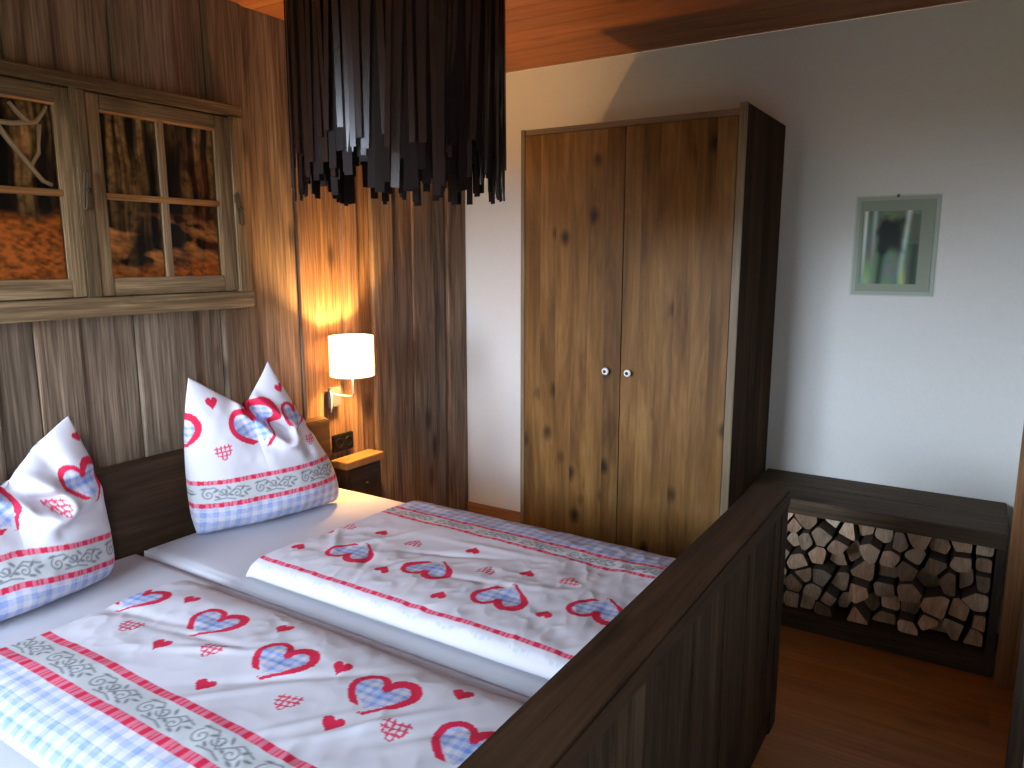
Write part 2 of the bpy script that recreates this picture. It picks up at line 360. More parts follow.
def fabric(a, c, bands, big=(), small=(), lattice=()):
    """bands: list of (c0,c1,kind). hearts: (a,c,size,rot) with the tip towards -c at rot 0"""
    col = np.broadcast_to(WHITE, a.shape+(3,)).copy()
    for c0, c1, kind in bands:
        k = (c >= c0) & (c < c1)
        if not k.any(): continue
        if kind == 'dash': col[k] = dash(a[k])
        elif kind == 'plaid': col[k] = plaid(a[k], c[k])
        elif kind == 'grey': col[k] = scroll(a[k], c[k]-c0, c1-c0)
        elif kind == 'marks':
            q = ((a[k] % .12) < .05) & (np.abs(c[k]-(c0+c1)/2-.004*np.sin(a[k]*160)) < (c1-c0)*.33) & (np.sin(a[k]*420) > -.4)
            cc = col[k]; cc[q] = cc[q]*.55+np.array((.35, .45, .47))*.45; col[k] = cc
    def local(h, r):
        k = np.hypot(a-h[0], c-h[1]) < r; x = a[k]-h[0]; yv = c[k]-h[1]; cr, sr = math.cos(h[3]), math.sin(h[3])
        return k, (x*cr+yv*sr)/h[2], (-x*sr+yv*cr)/h[2]
    for h in big:
        k, x, yv = local(h, h[2]*1.6)
        if not k.any(): continue
        cc = col[k]; ins = inside(x, yv, HP); d = polydist(x, yv, HP+HP[:1])*np.where(ins, -1, 1)
        g = (d < -.10) & ~((x < .15) & (x > -.75) & (yv < -.25) & (d > -.22)); cc[g] = gingham(x[g]*h[2], yv[g]*h[2])
        th = np.arctan2(yv, x)                                   # brush outline: thick on one lobe, broken low on the other side
        w = np.where(x > 0, .06+.10*np.clip(np.sin(th+.6), 0, 1), .105); w = np.where((x < -.02) & (yv < -.45), -.1, w)
        r = (np.abs(d+.02) < w) & ~((x > -.05) & (yv < -.75)); cc[r] = RED
        col[k] = cc
    for h in small:
        k, x, yv = local(h, h[2]*1.6)
        if k.any():
            cc = col[k]; cc[inside(x, yv, HP)] = RED; col[k] = cc
    for h in lattice:
        k, x, yv = local(h, h[2]*1.6)
        if not k.any(): continue
        cc = col[k]; ins = inside(x, yv, HP); s = .42
        ln = ((np.abs(((x) % s)-s/2) < .075) | (np.abs(((yv) % s)-s/2) < .075)) & ins; cc[ln] = RED*.8+PINK*.2; col[k] = cc
    return col

# ------------------------------------------------------------------ bed
FX0, FX1 = 2.03, 2.15
bed = thing('double_bed', (1.1, 1.45, 0), 'wide double bed with dark wooden headboard and tall dark plank footboard', 'bed')
b = MB(); b.box(.004, .085, .46, 2.43, .0, .855, .006, (1, .2)); b.build('headboard', M['dark_y'], bed)
b = MB(); b.box(FX0-.002, FX1+.002, .42, 2.485, .79, .845, .005, (1, .35)); b.build('cap_rail', M['dark_y'], bed)
b = MB(); yy = .50
ws = [.13, .17, .12, .19, .15, .11, .18, .14, .12, .2, .16, .15, .2]
for i, w in enumerate(ws):
    y1 = min(yy+w, 2.40)
    b.box(FX0+.02, FX1-.006+(0, .003, -.003)[i % 3], yy+.0004, y1-.0004, .08, .79, .003, (random.uniform(.75, 1.5), random.random())); yy = y1
    if yy >= 2.4: break
b.build('footboard', M['dark_v'], bed)
for y0 in (.42, 2.40):
    b = MB(); b.box(FX0, FX1-.003, y0, y0+.085, 0, .79, .004, (.8, .6)); b.build('post', M['dark_v'], bed)
b = MB(); b.box(FX0+.01, FX1-.01, .505, 2.40, 0, .08, .003, (.7, .5)); b.build('bottom_rail', M['dark_y'], bed)
for y0 in (.43, 2.435):
    b = MB(); b.box(.085, FX0, y0, y0+.03, .18, .44, .003); b.build('side_rail', M['dark_x'], bed)
b = MB(); b.box(.09, FX0-.004, .462, 2.433, .26, .30, .003); b.build('slat_base', M['shelf'], bed)

def mattress(y0, y1, x0=.095, x1=2.022, z0=.302, z1=.55):
    r = .045; prof = []
    for k in range(9): a = math.pi/2*k/8; prof.append((y0+r-r*math.cos(a), z1-r+r*math.sin(a)))
    for q in np.linspace(y0+r, y1-r, 24)[1:-1]: prof.append((q, z1))
    for k in range(9): a = math.pi/2*k/8; prof.append((y1-r+r*math.sin(a), z1-r+r*math.cos(a)))
    prof += [(y1, z0+.02), (y1-.02, z0), (y0+.02, z0), (y0, z0+.02)]
    prof = np.array(prof); n = len(prof)
    s = np.concatenate([[0, .004, .012, .024, .045], np.linspace(.08, 1, 2)[:1], np.linspace(.12, x1-x0-.12, 40), x1-x0-np.array([.08, .045, .024, .012, .004, 0])])
    co = np.zeros((n, len(s), 3)); cy = (y0+y1)/2; cz = (z0+z1)/2
    for j, q in enumerate(s):
        e = min(q, x1-x0-q); f = r*(1-math.sqrt(max(0, 1-(1-min(e/r, 1))**2)))
        co[:, j, 0] = x0+q; co[:, j, 1] = np.clip(prof[:, 0], y0+f, y1-f); co[:, j, 2] = np.clip(prof[:, 1], z0+f, z1-f)
    top = prof[:, 1] > z1-.01
    co[top, :, 2] += .004*fbm(co[top, :, 0]*5, co[top, :, 1]*7, 3)-.003
    o = grid_obj('mattress', co, None, M['sheet'], None, True)
    # close ends
    bm = bmesh.new(); bm.from_mesh(o.data); bmesh.ops.holes_fill(bm, edges=[e for e in bm.edges if e.is_boundary], sides=0); bmesh.ops.recalc_face_normals(bm, faces=bm.faces[:]); bm.to_mesh(o.data); bm.free()
    return o
tag(mattress(.466, 1.444), 'white sheeted mattress on the near half of the bed, left of the seam', 'mattress')
tag(mattress(1.452, 2.405), 'white sheeted mattress on the far half of the bed, towards the wardrobe', 'mattress')

def dense(P, step):
    """resample a smooth closed section (Catmull-Rom) at even arc length"""
    P = [np.array(p, float) for p in P]; out = []
    n = len(P)
    for i in range(n-1):
        p0, p1, p2, p3 = P[max(i-1, 0)], P[i], P[i+1], P[min(i+2, n-1)]
        for k in range(24):
            t = k/24; out.append(.5*((2*p1)+(-p0+p2)*t+(2*p0-5*p1+4*p2-p3)*t*t+(-p0+3*p1-3*p2+p3)*t**3))
    out.append(P[-1]); out = np.array(out)
    L = np.concatenate([[0], np.cumsum(np.hypot(*np.diff(out, axis=0).T))]); n = int(L[-1]/step)
    s = np.linspace(0, L[-1], n); return np.stack([np.interp(s, L, out[:, 0]), np.interp(s, L, out[:, 1])], 1), s
def duvet(name, sec, x0f, x1, bandf, seed, amp, zb=.554, step=.0034, ridge=()):
    P, s = dense(sec, step)
    nx = int((x1-.6)/step); uu = np.linspace(0, 1, nx)
    Y = np.repeat(P[:, 0][:, None], nx, 1); Z = np.repeat(P[:, 1][:, None], nx, 1); S = np.repeat(s[:, None], nx, 1)
    X0 = x0f(P[:, 0])[:, None]; X = X0+(x1-X0)*uu[None, :]
    top = np.clip((Z-zb-.012)/.035, 0, 1)
    e = np.minimum(X-X0, x1-X); R = .035; prof = np.sqrt(np.clip(1-(1-np.clip(e/R, 0, 1))**2, 0, 1))
    W = fbm(X*4.2+Y*1.5, Y*5.5-X*2.0, seed, 2)*amp*.7 + np.abs(fbm(X*7+Y*5, Y*6-X*5, seed+9, 2))*amp*-.45+amp*.08
    W = W-np.abs(fbm(X*15+Y*6, Y*11-X*7, seed+17, 2))*.0075*np.clip(fbm(X*2.5, Y*3, seed+23, 1)*2+.7, 0, 1)+.0012
    for rx, ry, ang, ln, wd, hh in ridge:
        u = (X-rx)*math.cos(ang)+(Y-ry)*math.sin(ang); v = -(X-rx)*math.sin(ang)+(Y-ry)*math.cos(ang)
        W = W+.6*hh*np.exp(-(v/wd)**2)*np.exp(-(u/ln)**2)
    Zt = zb+(Z-zb)*(.10+.90*prof)+W*top*prof
    Zt = np.maximum(Zt, zb)
    col = bandf(X, Y, S)
    co = np.stack([X, Y, Zt], -1)
    return grid_obj(name, co, col, M['linen'], None, True)
# near duvet: tip at (.60,1.31), border and plaid along its left edge
secN = [(.80, .554), (.69, .555), (.648, .562), (.638, .580), (.652, .604), (.70, .626), (.76, .632), (.83, .628), (.90, .624), (1.0, .622), (1.1, .621), (1.18, .619), (1.26, .616), (1.310, .604), (1.336, .582), (1.336, .560), (1.30, .554), (1.1, .554), (.95, .554), (.80, .554)]
bigN = [(.638, 1.115, .080, .15), (.947, 1.14, .083, .1), (1.256, 1.105, .084, .1), (1.557, 1.13, .086, .12), (1.835, 1.085, .086, .1)]
def patN(X, Y, S):
    c = Y-.882
    f = lambda L, s: [(h[0], h[1]-.882, s, .25) for h in L]
    return fabric(X, c, [(-.011, .011, 'dash'), (-.095, -.011, 'grey'), (-.119, -.095, 'dash'), (-.6, -.119, 'plaid')],
        [(h[0], h[1]-.882, h[2], h[3]) for h in bigN],
        f([(.773, 1.204), (.939, 1.004), (1.186, .953), (1.13, 1.236), (1.4, 1.18), (1.714, 1.246), (1.547, 1.006)], .027),
        f([(.775, 1.017), (1.072, 1.054), (1.405, 1.005), (1.674, 1.058)], .037))
rN = [(1.1, 1.08, .5, .16, .016, .008), (1.35, 1.1, .7, .2, .018, -.009), (1.62, 1.05, .9, .16, .014, .010), (1.75, 1.1, .8, .14, .016, -.008), (.75, 1.08, .2, .2, .02, -.009), (1.5, .98, 1.0, .12, .014, .008), (1.25, .95, .9, .12, .016, .006), (.95, 1.08, .15, .25, .018, -.007)]
o = duvet('folded_duvet', secN, lambda y: .584+0*y+.006*np.sin(y*9), 1.985, patN, 21, .013, ridge=rN)
tag(o, 'heart print duvet folded on the near half of the bed, plaid border at left', 'duvet')
# far duvet: fold with a red stripe at the near side, border along the far side
secF = [(1.60, .554), (1.52, .555), (1.488, .562), (1.480, .578), (1.488, .600), (1.516, .618), (1.60, .628), (1.75, .626), (1.9, .620), (2.05, .620), (2.16, .618), (2.25, .610), (2.32, .592), (2.352, .572), (2.348, .557), (2.30, .554), (2.1, .554), (1.8, .554), (1.60, .554)]
def patF(X, Y, S):
    c = 2.082-Y-.012*(X-.7)
    f = lambda L, s: [(h[0], 2.082-h[1]-.012*(h[0]-.7), s, -.2) for h in L]
    c2 = np.where((S < .20), S-.175, 9)                     # arc length up the near fold
    z_front = Y < 1.56
    col = fabric(X, c, [(-.009, .009, 'dash'), (-.068, -.009, 'grey'), (-.088, -.068, 'dash'), (-.5, -.088, 'plaid')],
        [(.92, .352, .085, -.1), (1.216, .31, .085, -.1), (1.52, .350, .086, -.1), (1.794, .268, .086, -.1)],
        f([(.734, 1.65), (.871, 1.915), (1.246, 1.954), (1.497, 1.893), (1.102, 1.66), (1.367, 1.611), (1.682, 1.68), (.70, 1.82)], .026),
        f([(.734, 1.888), (1.037, 1.896), (1.376, 1.843), (1.637, 1.912)], .035))
    q = (S > .193) & (S < .211); col[q] = dash(X[q])
    q = (S >= .150) & (S < .185)
    mk = q & ((X % .12) < .06) & (np.sin(X*300) > -.5) & (np.abs(S-.167-.004*np.sin(X*110)) < .006); col[mk] = col[mk]*.6+np.array((.35, .47, .48))*.4
    return col
rF = [(.92, 1.85, 1.2, .12, .016, .012), (1.0, 1.70, 2.0, .10, .015, -.010), (1.12, 1.72, 1.3, .14, .015, .010), (1.2, 1.88, .4, .14, .016, -.010), (1.38, 1.75, .2, .14, .016, -.008), (.8, 1.75, 2.3, .12, .018, .010), (1.3, 2.0, .1, .2, .02, .006), (1.55, 1.8, .3, .15, .02, .006)]
o = duvet('folded_duvet', secF, lambda y: .665+.03*np.clip((y-1.5)/.7, 0, 1)+.006*np.sin(y*11), 1.985, patF, 47, .013, ridge=rF)
tag(o, 'heart print duvet on the far half of the bed, red stripe along its near fold', 'duvet')

def cr(P, n):
    """piecewise Catmull-Rom through P, split at None cusps, n even-parameter samples"""
    P = np.array(P, float); L = np.concatenate([[0], np.cumsum(np.hypot(*np.diff(P, axis=0).T))]); out = []
    for i in range(len(P)-1):
        p0, p1, p2, p3 = P[max(i-1, 0)], P[i], P[i+1], P[min(i+2, len(P)-1)]
        for k in range(20):
            t = k/20; out.append(.5*((2*p1)+(-p0+p2)*t+(2*p0-5*p1+4*p2-p3)*t*t+(-p0+3*p1-3*p2+p3)*t**3))
    out.append(P[-1]); out = np.array(out); L = np.concatenate([[0], np.cumsum(np.hypot(*np.diff(out, axis=0).T))])
    s = np.linspace(0, L[-1], n); return np.stack([np.interp(s, L, out[:, 0]), np.interp(s, L, out[:, 1])], 1)
def pillow(A, ang, Bc, Lc, Rc, TcL, TcR, lean, twist, Tm, creases, prints, seed, label, n=190, split=.5):
    ns = n; k = int(ns*split)
    B = cr(Bc, ns); T = np.vstack([cr(TcL, k), cr(TcR, ns-k+1)[1:]]); L = cr(Lc, n); R = cr(Rc, n)
    s = np.linspace(0, 1, ns)[:, None, None]; t = np.linspace(0, 1, n)[None, :, None]
    P = (1-t)*B[:, None]+t*T[:, None]+(1-s)*L[None]+s*R[None]-((1-s)*(1-t)*B[0]+s*(1-t)*B[-1]+(1-s)*t*T[0]+s*t*T[-1])
    S, Tt = s[..., 0], t[..., 0]
    q = np.where(Tt < .22, np.sqrt(np.clip(1-(1-Tt/.22)**2, 0, 1)), np.clip(1-(np.clip(Tt-.22, 0, 1)/.78)**1.7, 0, 1)**.75)
    g = np.clip(1-np.abs(2*S-1)**2.6, 0, 1)**.55
    th = Tm*q*g
    a, h = P[..., 0], P[..., 1]
    W = fbm(a*9, h*9, seed, 3)*.010*np.clip(th/.03, 0, 1)
    for (x0, y0), (x1, y1), wd, hh in creases:
        d = polydist(a, h, [(x0, y0), (x1, y1)]); side = ((x1-x0)*(h-y0)-(y1-y0)*(a-x0)); side = np.tanh(side/.004)
        W = W-hh*np.exp(-(d/wd)**2)*(1 if wd < .03 else 1)+.5*hh*np.exp(-((d-2.0*wd)/(1.2*wd))**2)
    cen = -.035-lean*h-twist*a
    e1 = np.array((math.sin(ang), math.cos(ang))); nn = np.array((math.cos(ang), -math.sin(ang)))
    def world(off):
        X = A[0]+a*e1[0]+off*nn[0]; Yv = A[1]+a*e1[1]+off*nn[1]; Z = .554+h
        return np.stack([np.maximum(X, np.where(Z < .88, .093, .02)), Yv, Z], -1)
    fr = world(cen+th+W); bk = world(cen-.62*th)
    col = prints(a, h, P)
    me_co = np.concatenate([fr, bk[:, ::-1][:, 1:]], 1); colb = np.concatenate([col, col[:, ::-1][:, 1:]], 1)
    o = grid_obj('pillow', me_co, colb, M['linen'])
    bm = bmesh.new(); bm.from_mesh(o.data); bmesh.ops.remove_doubles(bm, verts=bm.verts[:], dist=.0004); bmesh.ops.recalc_face_normals(bm, faces=bm.faces[:]); bm.to_mesh(o.data); bm.free()
    return tag(o, label, 'pillow')
bandsP = [(-.2, .118, 'plaid'), (.118, .136, 'dash'), (.136, .206, 'grey'), (.206, .223, 'dash')]
def prR(a, h, P):
    return fabric(a, h, bandsP, [(-.05, .385, .082, .0), (.245, .385, .098, .35), (.40, .405, .062, -.1)], [(.085, .50, .024, 0), (.36, .525, .02, .3)], [(.10, .315, .036, .1), (.46, .305, .026, 0)])
pillow((.210, 1.630), math.atan2(.19, .56),
    [(0, .012), (.03, .0), (.3, 0), (.56, 0), (.590, .012)],
    [(0, .012), (-.016, .10), (-.022, .24), (-.018, .38), (-.004, .50), (.016, .603)],
    [(.590, .012), (.598, .06), (.565, .19), (.505, .30), (.44, .42), (.38, .535), (.328, .635)],
    [(.016, .603), (.06, .575), (.12, .533), (.18, .492), (.23, .455)], [(.23, .455), (.236, .49), (.262, .53), (.297, .58), (.328, .635)],
    .05, .07, .125, [((.23, .47), (.36, .35), .019, .055), ((.31, .385), (.48, .345), .02, .014), ((.41, .345), (.45, .26), .02, .010), ((.06, .29), (.21, .27), .03, .005)], prR, 5,
    'heart print pillow with two pointed ears standing below the lit wall lamp')
def prL(a, h, P):
    h = h+.014+.055*np.clip((a-.3)/.33, 0, 1.2)
    return fabric(a, h, bandsP, [(.562, .385, .075, .25), (.30, .32, .075, .6), (.05, .40, .08, 0)], [(.575, .535, .018, .3), (.12, .48, .024, 0)], [(.458, .325, .030, .3), (.12, .33, .036, 0)])
pillow((.305, .645), 0.0,
    [(0, .012), (.03, .0), (.3, 0), (.57, 0), (.605, .012)],
    [(0, .012), (-.018, .10), (-.02, .24), (-.005, .38), (.02, .47), (.05, .55)],
    [(.605, .012), (.624, .06), (.628, .14), (.624, .25), (.619, .335), (.598, .435), (.565, .545)],
    [(.05, .55), (.12, .505), (.2, .445), (.27, .40), (.345, .36)], [(.345, .36), (.385, .41), (.44, .46), (.505, .51), (.565, .545)],
    .13, .02, .115, [((.345, .375), (.45, .30), .020, .045), ((.41, .31), (.60, .345), .022, .018), ((.45, .22), (.58, .25), .02, .008), ((.5, .34), (.45, .47), .03, .01)], prL, 15,
    'heart print pillow at the left edge of the picture, leaning on the headboard', split=.54)

# ------------------------------------------------------------------ bedside shelf, lamp, socket
t = thing('bedside_table', (.06, 2.6, 0), 'slim dark bedside table at the wall beyond the headboard, under the wall lamp', 'bedside table')
b = MB(); b.box(.004, .112, 2.50, 2.765, .585, .622, .003, (1.2, .4)); b.build('tabletop', M['tabletop'], t)
b = MB(); b.box(.004, .100, 2.515, 2.75, .0, .585, .003, (.55, .7)); b.build('body', M['shelf'], t)
b = MB(); b.box(.100, .106, 2.53, 2.735, .40, .57, .002, (.7, .2)); dr = b.build('drawer', M['shelf'], t)
b = MB(); b.lathe([(0, .018), (.009, .016), (.010, .010), (.005, .004), (.005, 0)], (.106, 2.63, .49), 16, axis='x'); b.build('knob', M['iron'], dr)

LX, LY = .135, 2.535
t = thing('wall_lamp', (.0, 2.535, .885), 'lit white drum shade wall lamp on the board wall above the bedside table', 'lamp')
b = MB(); b.box(.005, .022, 2.495, 2.572, .885, .982, .002); b.build('wall_plate', M['metal'], t)
b = MB(); b.tube([(.02, 2.505, .955), (.05, 2.507, .951), (.09, LY-.015, .947), (.118, LY-.002, .946), (.130, LY, .950), (LX, LY, .962), (LX, LY, 1.03), (LX, LY, 1.10)], .0045, 12); b.build('arm', M['white_metal'], t)
b = MB(); b.tube([(.02, 2.500, .965), (.034, 2.494, .955), (.036, 2.492, .93), (.034, 2.492, .89), (.030, 2.492, .865)], .0035, 10); b.build('cable', M['white_metal'], t)
b = MB(); b.lathe([(.104, 0), (.104, .186), (.102, .187), (.1005, .186), (.1005, 0), (.102, -.001), (.104, 0)], (LX, LY, 1.048), 64); sh = b.build('lamp_shade', M['shade'], t)
b = MB()
for a in (0, 2.094, 4.19): b.tube([(LX, LY, 1.06), (LX+.1*math.cos(a), LY+.1*math.sin(a), 1.055)], .0018, 6)
b.build('shade_spider', M['white_metal'], sh)
b = MB(); b.lathe([(.0995, 0), (.0995, .0025), (.055, .0025), (.055, 0), (.0995, 0)], (LX, LY, 1.056), 48); b.build('added_diffuser', M['opal'], sh)  # unseen opal ring added to narrow the lamp's downward light
b = MB(); b.lathe([(.0065, 0), (.0065, .02), (.005, .022)], (LX, LY, 1.075), 16, caps=True); b.build('bulb_socket', M['white_metal'], t)
b = MB(); b.lathe([(.005, 0), (.014, .010), (.020, .028), (.016, .046), (.001, .056)], (LX, LY, 1.098), 20); b.build('bulb', M['bulb'], t)

t = thing('power_socket', (.0, 2.578, .65), 'dark double power socket on the boards between bedside table and wall lamp', 'power socket')
b = MB(); b.box(.004, .018, 2.508, 2.648, .655, .742, .004); b.build('plate', M['socket'], t)
for yq in (2.545, 2.612):
    b = MB(); b.lathe([(.025, 0), (.025, .004), (.021, .004), (.020, -.006), (.001, -.006)], (.018, yq, .699), 24, axis='x'); b.build('outlet', M['socket'], t)

# ------------------------------------------------------------------ rustic window with forest pictures
t = thing('rustic_window', (.0, 1.4, 1.39), 'weathered old casement window frame on the board wall showing forest pictures', 'window')
FY0, FY1 = .715, 2.052
b = MB()
b.box(.006, .060, FY0, FY1, 2.148, 2.192, .004, (.62, .3)); b.box(.006, .060, FY1-.055, FY1, 1.46, 2.148, .004, (1.1, .5), 1); b.box(.006, .060, FY0, FY0+.055, 1.46, 2.148, .004, (.9, .7), 1)
b.build('outer_frame', [M['weathered_h'], M['weathered_v']], t)
b = MB(); b.box(.006, .072, FY0-.01, FY1+.002, 1.396, 1.462, .006, (1.1, .8)); b.build('sill', M['weathered_h'], t)
b = MB(); b.box(.006, .052, 1.383, 1.432, 1.462, 2.148, .004, (.7, .1)); b.build('center_post', M['weathered_v'], t)
def sash(y0, y1, gy0, gy1, my):
    b = MB(); z0, z1 = 1.466, 2.143; gz0, gz1 = 1.528, 2.092
    b.box(.018, .046, y0, gy0, z0, z1, .003, (1.05, random.random())); b.box(.018, .046, gy1, y1, z0, z1, .003, (1.0, random.random()))
    b.box(.018, .045, gy0, gy1, z0, gz0, .003, (1.15, random.random()), 1); b.box(.018, .045, gy0, gy1, gz1, z1, .003, (.75, random.random()), 1)
    s = b.build('sash', [M['weathered_v'], M['weathered_h']], t)
    b = MB(); b.box(.024, .042, my-.011, my+.011, gz0, gz1, .002, (1.05, .3)); b.box(.024, .043, gy0, gy1, 1.796, 1.818, .002, (.85, .9), 1)
    for q0, q1 in ((gz0, 1.796), (1.818, gz1)):
        for e in (gy1, my-.011): b.box(.022, .040, e-.007, e, q0, q1, .001, (1.25, .5))  # pale strips: light caught by the pane edges, put into the tint
    b.build('muntin', [M['muntin'], M['lit_bead']], s)
    b = MB(); b.box(.022, .041, gy0, gy1, gz1-.008, gz1, .001, (1.1, .6)); b.build('glazing_bead', M['lit_bead'], s)  # top bead coloured as if lit from below
    b = MB(); b.box(.031, .034, gy0-.005, gy1+.005, gz0-.005, gz1+.005, 0); b.build('pane', M['glass'], s)
    return s
sR = sash(1.432, 1.997, 1.480, 1.934, 1.705); sL = sash(.772, 1.383, .83, 1.337, 1.06)
def forest(y0, y1, seed, orange, name):
    ny, nz = 170, 200; yv = np.linspace(y0, y1, ny)[:, None]+np.zeros((1, nz)); zv = np.linspace(1.50, 2.12, nz)[None]+np.zeros((ny, 1))
    h = (zv-1.528)/.564
    tr = np.clip(fbm(yv*40+.5*fbm(yv*8, zv*6, seed+3), zv*2.2, seed, 4)*1.6+.36, 0, 1)**2
    lf = np.clip(fbm(yv*45, zv*45, seed+5, 3)+.5, 0, 1)
    AMB = np.array((1.0, .50, .16)); DK = np.array((.012, .007, .006)); OR = np.array((1.0, .25, .03)); BR = np.array((.75, .26, .06))
    up = np.clip((h-.25)/.5, 0, 1)
    col = DK+(tr*(.25+.75*lf)*(.25+.75*up))[..., None]*AMB
    g = np.clip((orange+.10*fbm(yv*7, yv*0+seed, seed+1, 3)-h)/.07, 0, 1)[..., None]
    gr = np.clip(.72+.9*fbm(yv*60+zv*25, zv*90, seed+8, 4), .2, 1.0)[..., None]
    col = col*(1-g)+g*gr*OR
    if orange < .3:                                                # fallen trunk and rocks in the lower half
        r = np.clip((.42-h)/.06, 0, 1)*np.clip(1.4*fbm(yv*10-zv*5, zv*26+yv*8, seed+6, 4)+.22, 0, 1); col = col+r[..., None]*BR*2.0*(1-g)
        sd = np.clip((yv-(y1-.2))/.15, 0, 1)[..., None]*np.clip(fbm(yv*30, zv*18, seed+7, 3)+.25, 0, 1)[..., None]; col = col+sd*np.array((.30, .05, .02))
    co = np.stack([.008+0*yv, yv, zv], -1)
    me = grid_obj(name, co, col, M['photo'], t)
    return me
forest(1.47, 1.945, 31, .13, 'forest_picture'); forest(.82, 1.347, 77, .42, 'forest_picture')
for yq, zq, tl in ((2.012, 1.80, .12), (1.408, 1.83, -.1)):
    b = MB(); R = Matrix.Rotation(tl, 4, 'X')
    b.box(.046, .070, yq-.012, yq+.012, zq-.075, zq+.055, .006, (.45, random.random()), 0, R); b.lathe([(.008, 0), (.008, .028), (.004, .032)], (.046, yq, zq-.01), 12, axis='x', mat=1, caps=True)
    b.build('latch', [M['weathered_v'], M['iron']], t)
def ant(pts, r0, r1): return pts, list(np.linspace(r0, r1, len(pts)))
b = MB()
ax = .0195  # antler image in the pane, added as a loose solid held by nothing
for pts, r0, r1 in (([(ax, 1.316, 1.832), (ax, 1.29, 1.842), (ax, 1.255, 1.885), (ax, 1.225, 1.925), (ax, 1.195, 1.965), (ax, 1.165, 2.01)], .007, .009),
                    ([(ax, 1.13, 2.035), (ax, 1.17, 2.012), (ax, 1.21, 2.012), (ax, 1.25, 2.018), (ax, 1.285, 2.025), (ax, 1.31, 2.06), (ax, 1.320, 2.078)], .009, .006),
                    ([(ax, 1.262, 2.02), (ax, 1.23, 2.05), (ax, 1.21, 2.075)], .009, .006), ([(ax, 1.255, 1.885), (ax, 1.285, 1.93), (ax, 1.29, 1.99), (ax, 1.292, 2.02)], .006, .008),
                    ([(ax, 1.13, 2.035), (ax, 1.105, 2.058), (ax, 1.088, 2.07)], .009, .006)):
    b.tube(pts, list(np.linspace(r0, r1, len(pts))), 10)
tag(b.build('antler_image', M['antler']), 'forked tan antler image, modelled solid behind the upper pane of the left casement', 'antler')

# ------------------------------------------------------------------ wardrobe
WX, WR, WY, WT = .783, 1.802, 3.0, 2.183
t = thing('wardrobe', (1.29, 3.32, 0), 'tall two-door wardrobe of knotty brown pine standing against the white wall', 'wardrobe')
def panel(name, x0, x1, y0, y1, z0, z1, mat, n, axis, par, trange=(.82, 1.15)):
    b = MB()
    for k in range(n):
        if axis == 'x': a0, a1 = x0+(x1-x0)*k/n, x0+(x1-x0)*(k+1)/n; b.box(a0, a1, y0, y1, z0, z1, .0006, (random.uniform(*trange), random.random()))
        else: a0, a1 = y0+(y1-y0)*k/n, y0+(y1-y0)*(k+1)/n; b.box(x0, x1, a0, a1, z0, z1, .0006, (random.uniform(*trange), random.random()))
    return b.build(name, mat, par)
panel('side_panel', WX+.001, WX+.021, WY+.006, YB-.02, 0, 2.165, M['wardrobe'], 6, 'y', t)
panel('side_panel', WR-.030, WR, WY+.006, YB-.02, 0, WT, M['wardrobe_shaded'], 6, 'y', t, (.7, 1.2))
b = MB(); b.box(WX, WX+.022, WY-.002, WY+.006, 0, 2.167, .002, (1.0, .4)); b.build('edge_strip', M['wardrobe_edge'], t)
b = MB(); b.box(WR-.031, WR+.001, WY-.004, WY+.006, 0, WT+.002, .002, (1.05, .2)); b.build('edge_strip', M['wardrobe_edge'], t)
b = MB(); b.box(WX+.022, WR-.031, WY+.002, YB-.02, 2.140, 2.165, .002, (1, .6)); b.build('top_panel', M['wardrobe_top'], t)
b = MB(); b.box(WX+.022, WR-.031, YB-.032, YB-.022, .07, 2.14, .001, (.6, .6)); b.build('back_panel', M['wardrobe'], t)
b = MB(); b.box(WX+.022, WR-.031, WY+.012, WY+.03, 0, .07, .002, (.7, .6)); b.build('plinth', M['wardrobe_top'], t)
for x0, x1, kx, tl in ((WX+.024, 1.2985, 1.237, 'left'), (1.3025, WR-.034, 1.343, 'right')):
    d = panel('door', x0, x1, WY, WY+.021, .075, 2.138, M['wardrobe'], 6, 'x', t)
    b = MB(); b.lathe([(.006, 0), (.006, .012), (.0155, .015), (.0165, .020), (.0145, .026), (.009, .029)], (kx, WY, 1.10), 28, axis='y', caps=True); kn = b.build('knob', M['porcelain'], d)
    b = MB(); b.lathe([(.0075, .0285), (.0075, .0305), (.001, .031)], (kx, WY, 1.10), 20, axis='y'); b.build('knob_centre', M['iron'], kn)

# ------------------------------------------------------------------ picture in clip frame
t = thing('clip_frame_picture', (2.28, YB, 1.43), 'small picture in a frameless glass clip frame on the white wall beside the wardrobe', 'picture')
PX0, PX1, PZ0, PZ1 = 2.118, 2.446, 1.432, 1.860
b = MB(); b.box(PX0+.02, PX1-.02, YB-.012, YB-.006, PZ0+.02, PZ1-.02, .001); b.build('mat_board', plain('green grey mat board', (.40, .40, .33), .8), t)
nx, nz = 90, 130; X = np.linspace(2.150, 2.375, nx)[:, None]+np.zeros((1, nz)); Z = np.linspace(1.485, 1.795, nz)[None]+np.zeros((nx, 1))
u = (X-2.15)/.225; v = (Z-1.485)/.31
base = np.stack([.22+.1*fbm(u*6, v*5, 91), .26+.1*fbm(u*6, v*5, 92), .20+.08*fbm(u*6, v*5, 93)], -1)
base += np.clip(1-np.abs(u-.06)/.05, 0, 1)[..., None]*np.clip(v*1.4, 0, 1)[..., None]*np.array((.7, .75, .75))  # bright streaks and green patches: reflected window and garden painted into the print
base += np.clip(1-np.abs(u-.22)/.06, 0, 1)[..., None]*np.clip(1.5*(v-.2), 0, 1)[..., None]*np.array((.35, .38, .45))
base += np.clip(1-np.abs(u-.80+.1*(1-v))/.07, 0, 1)[..., None]*np.clip(1.6*v, 0, 1)[..., None]*np.array((.5, .56, .56))
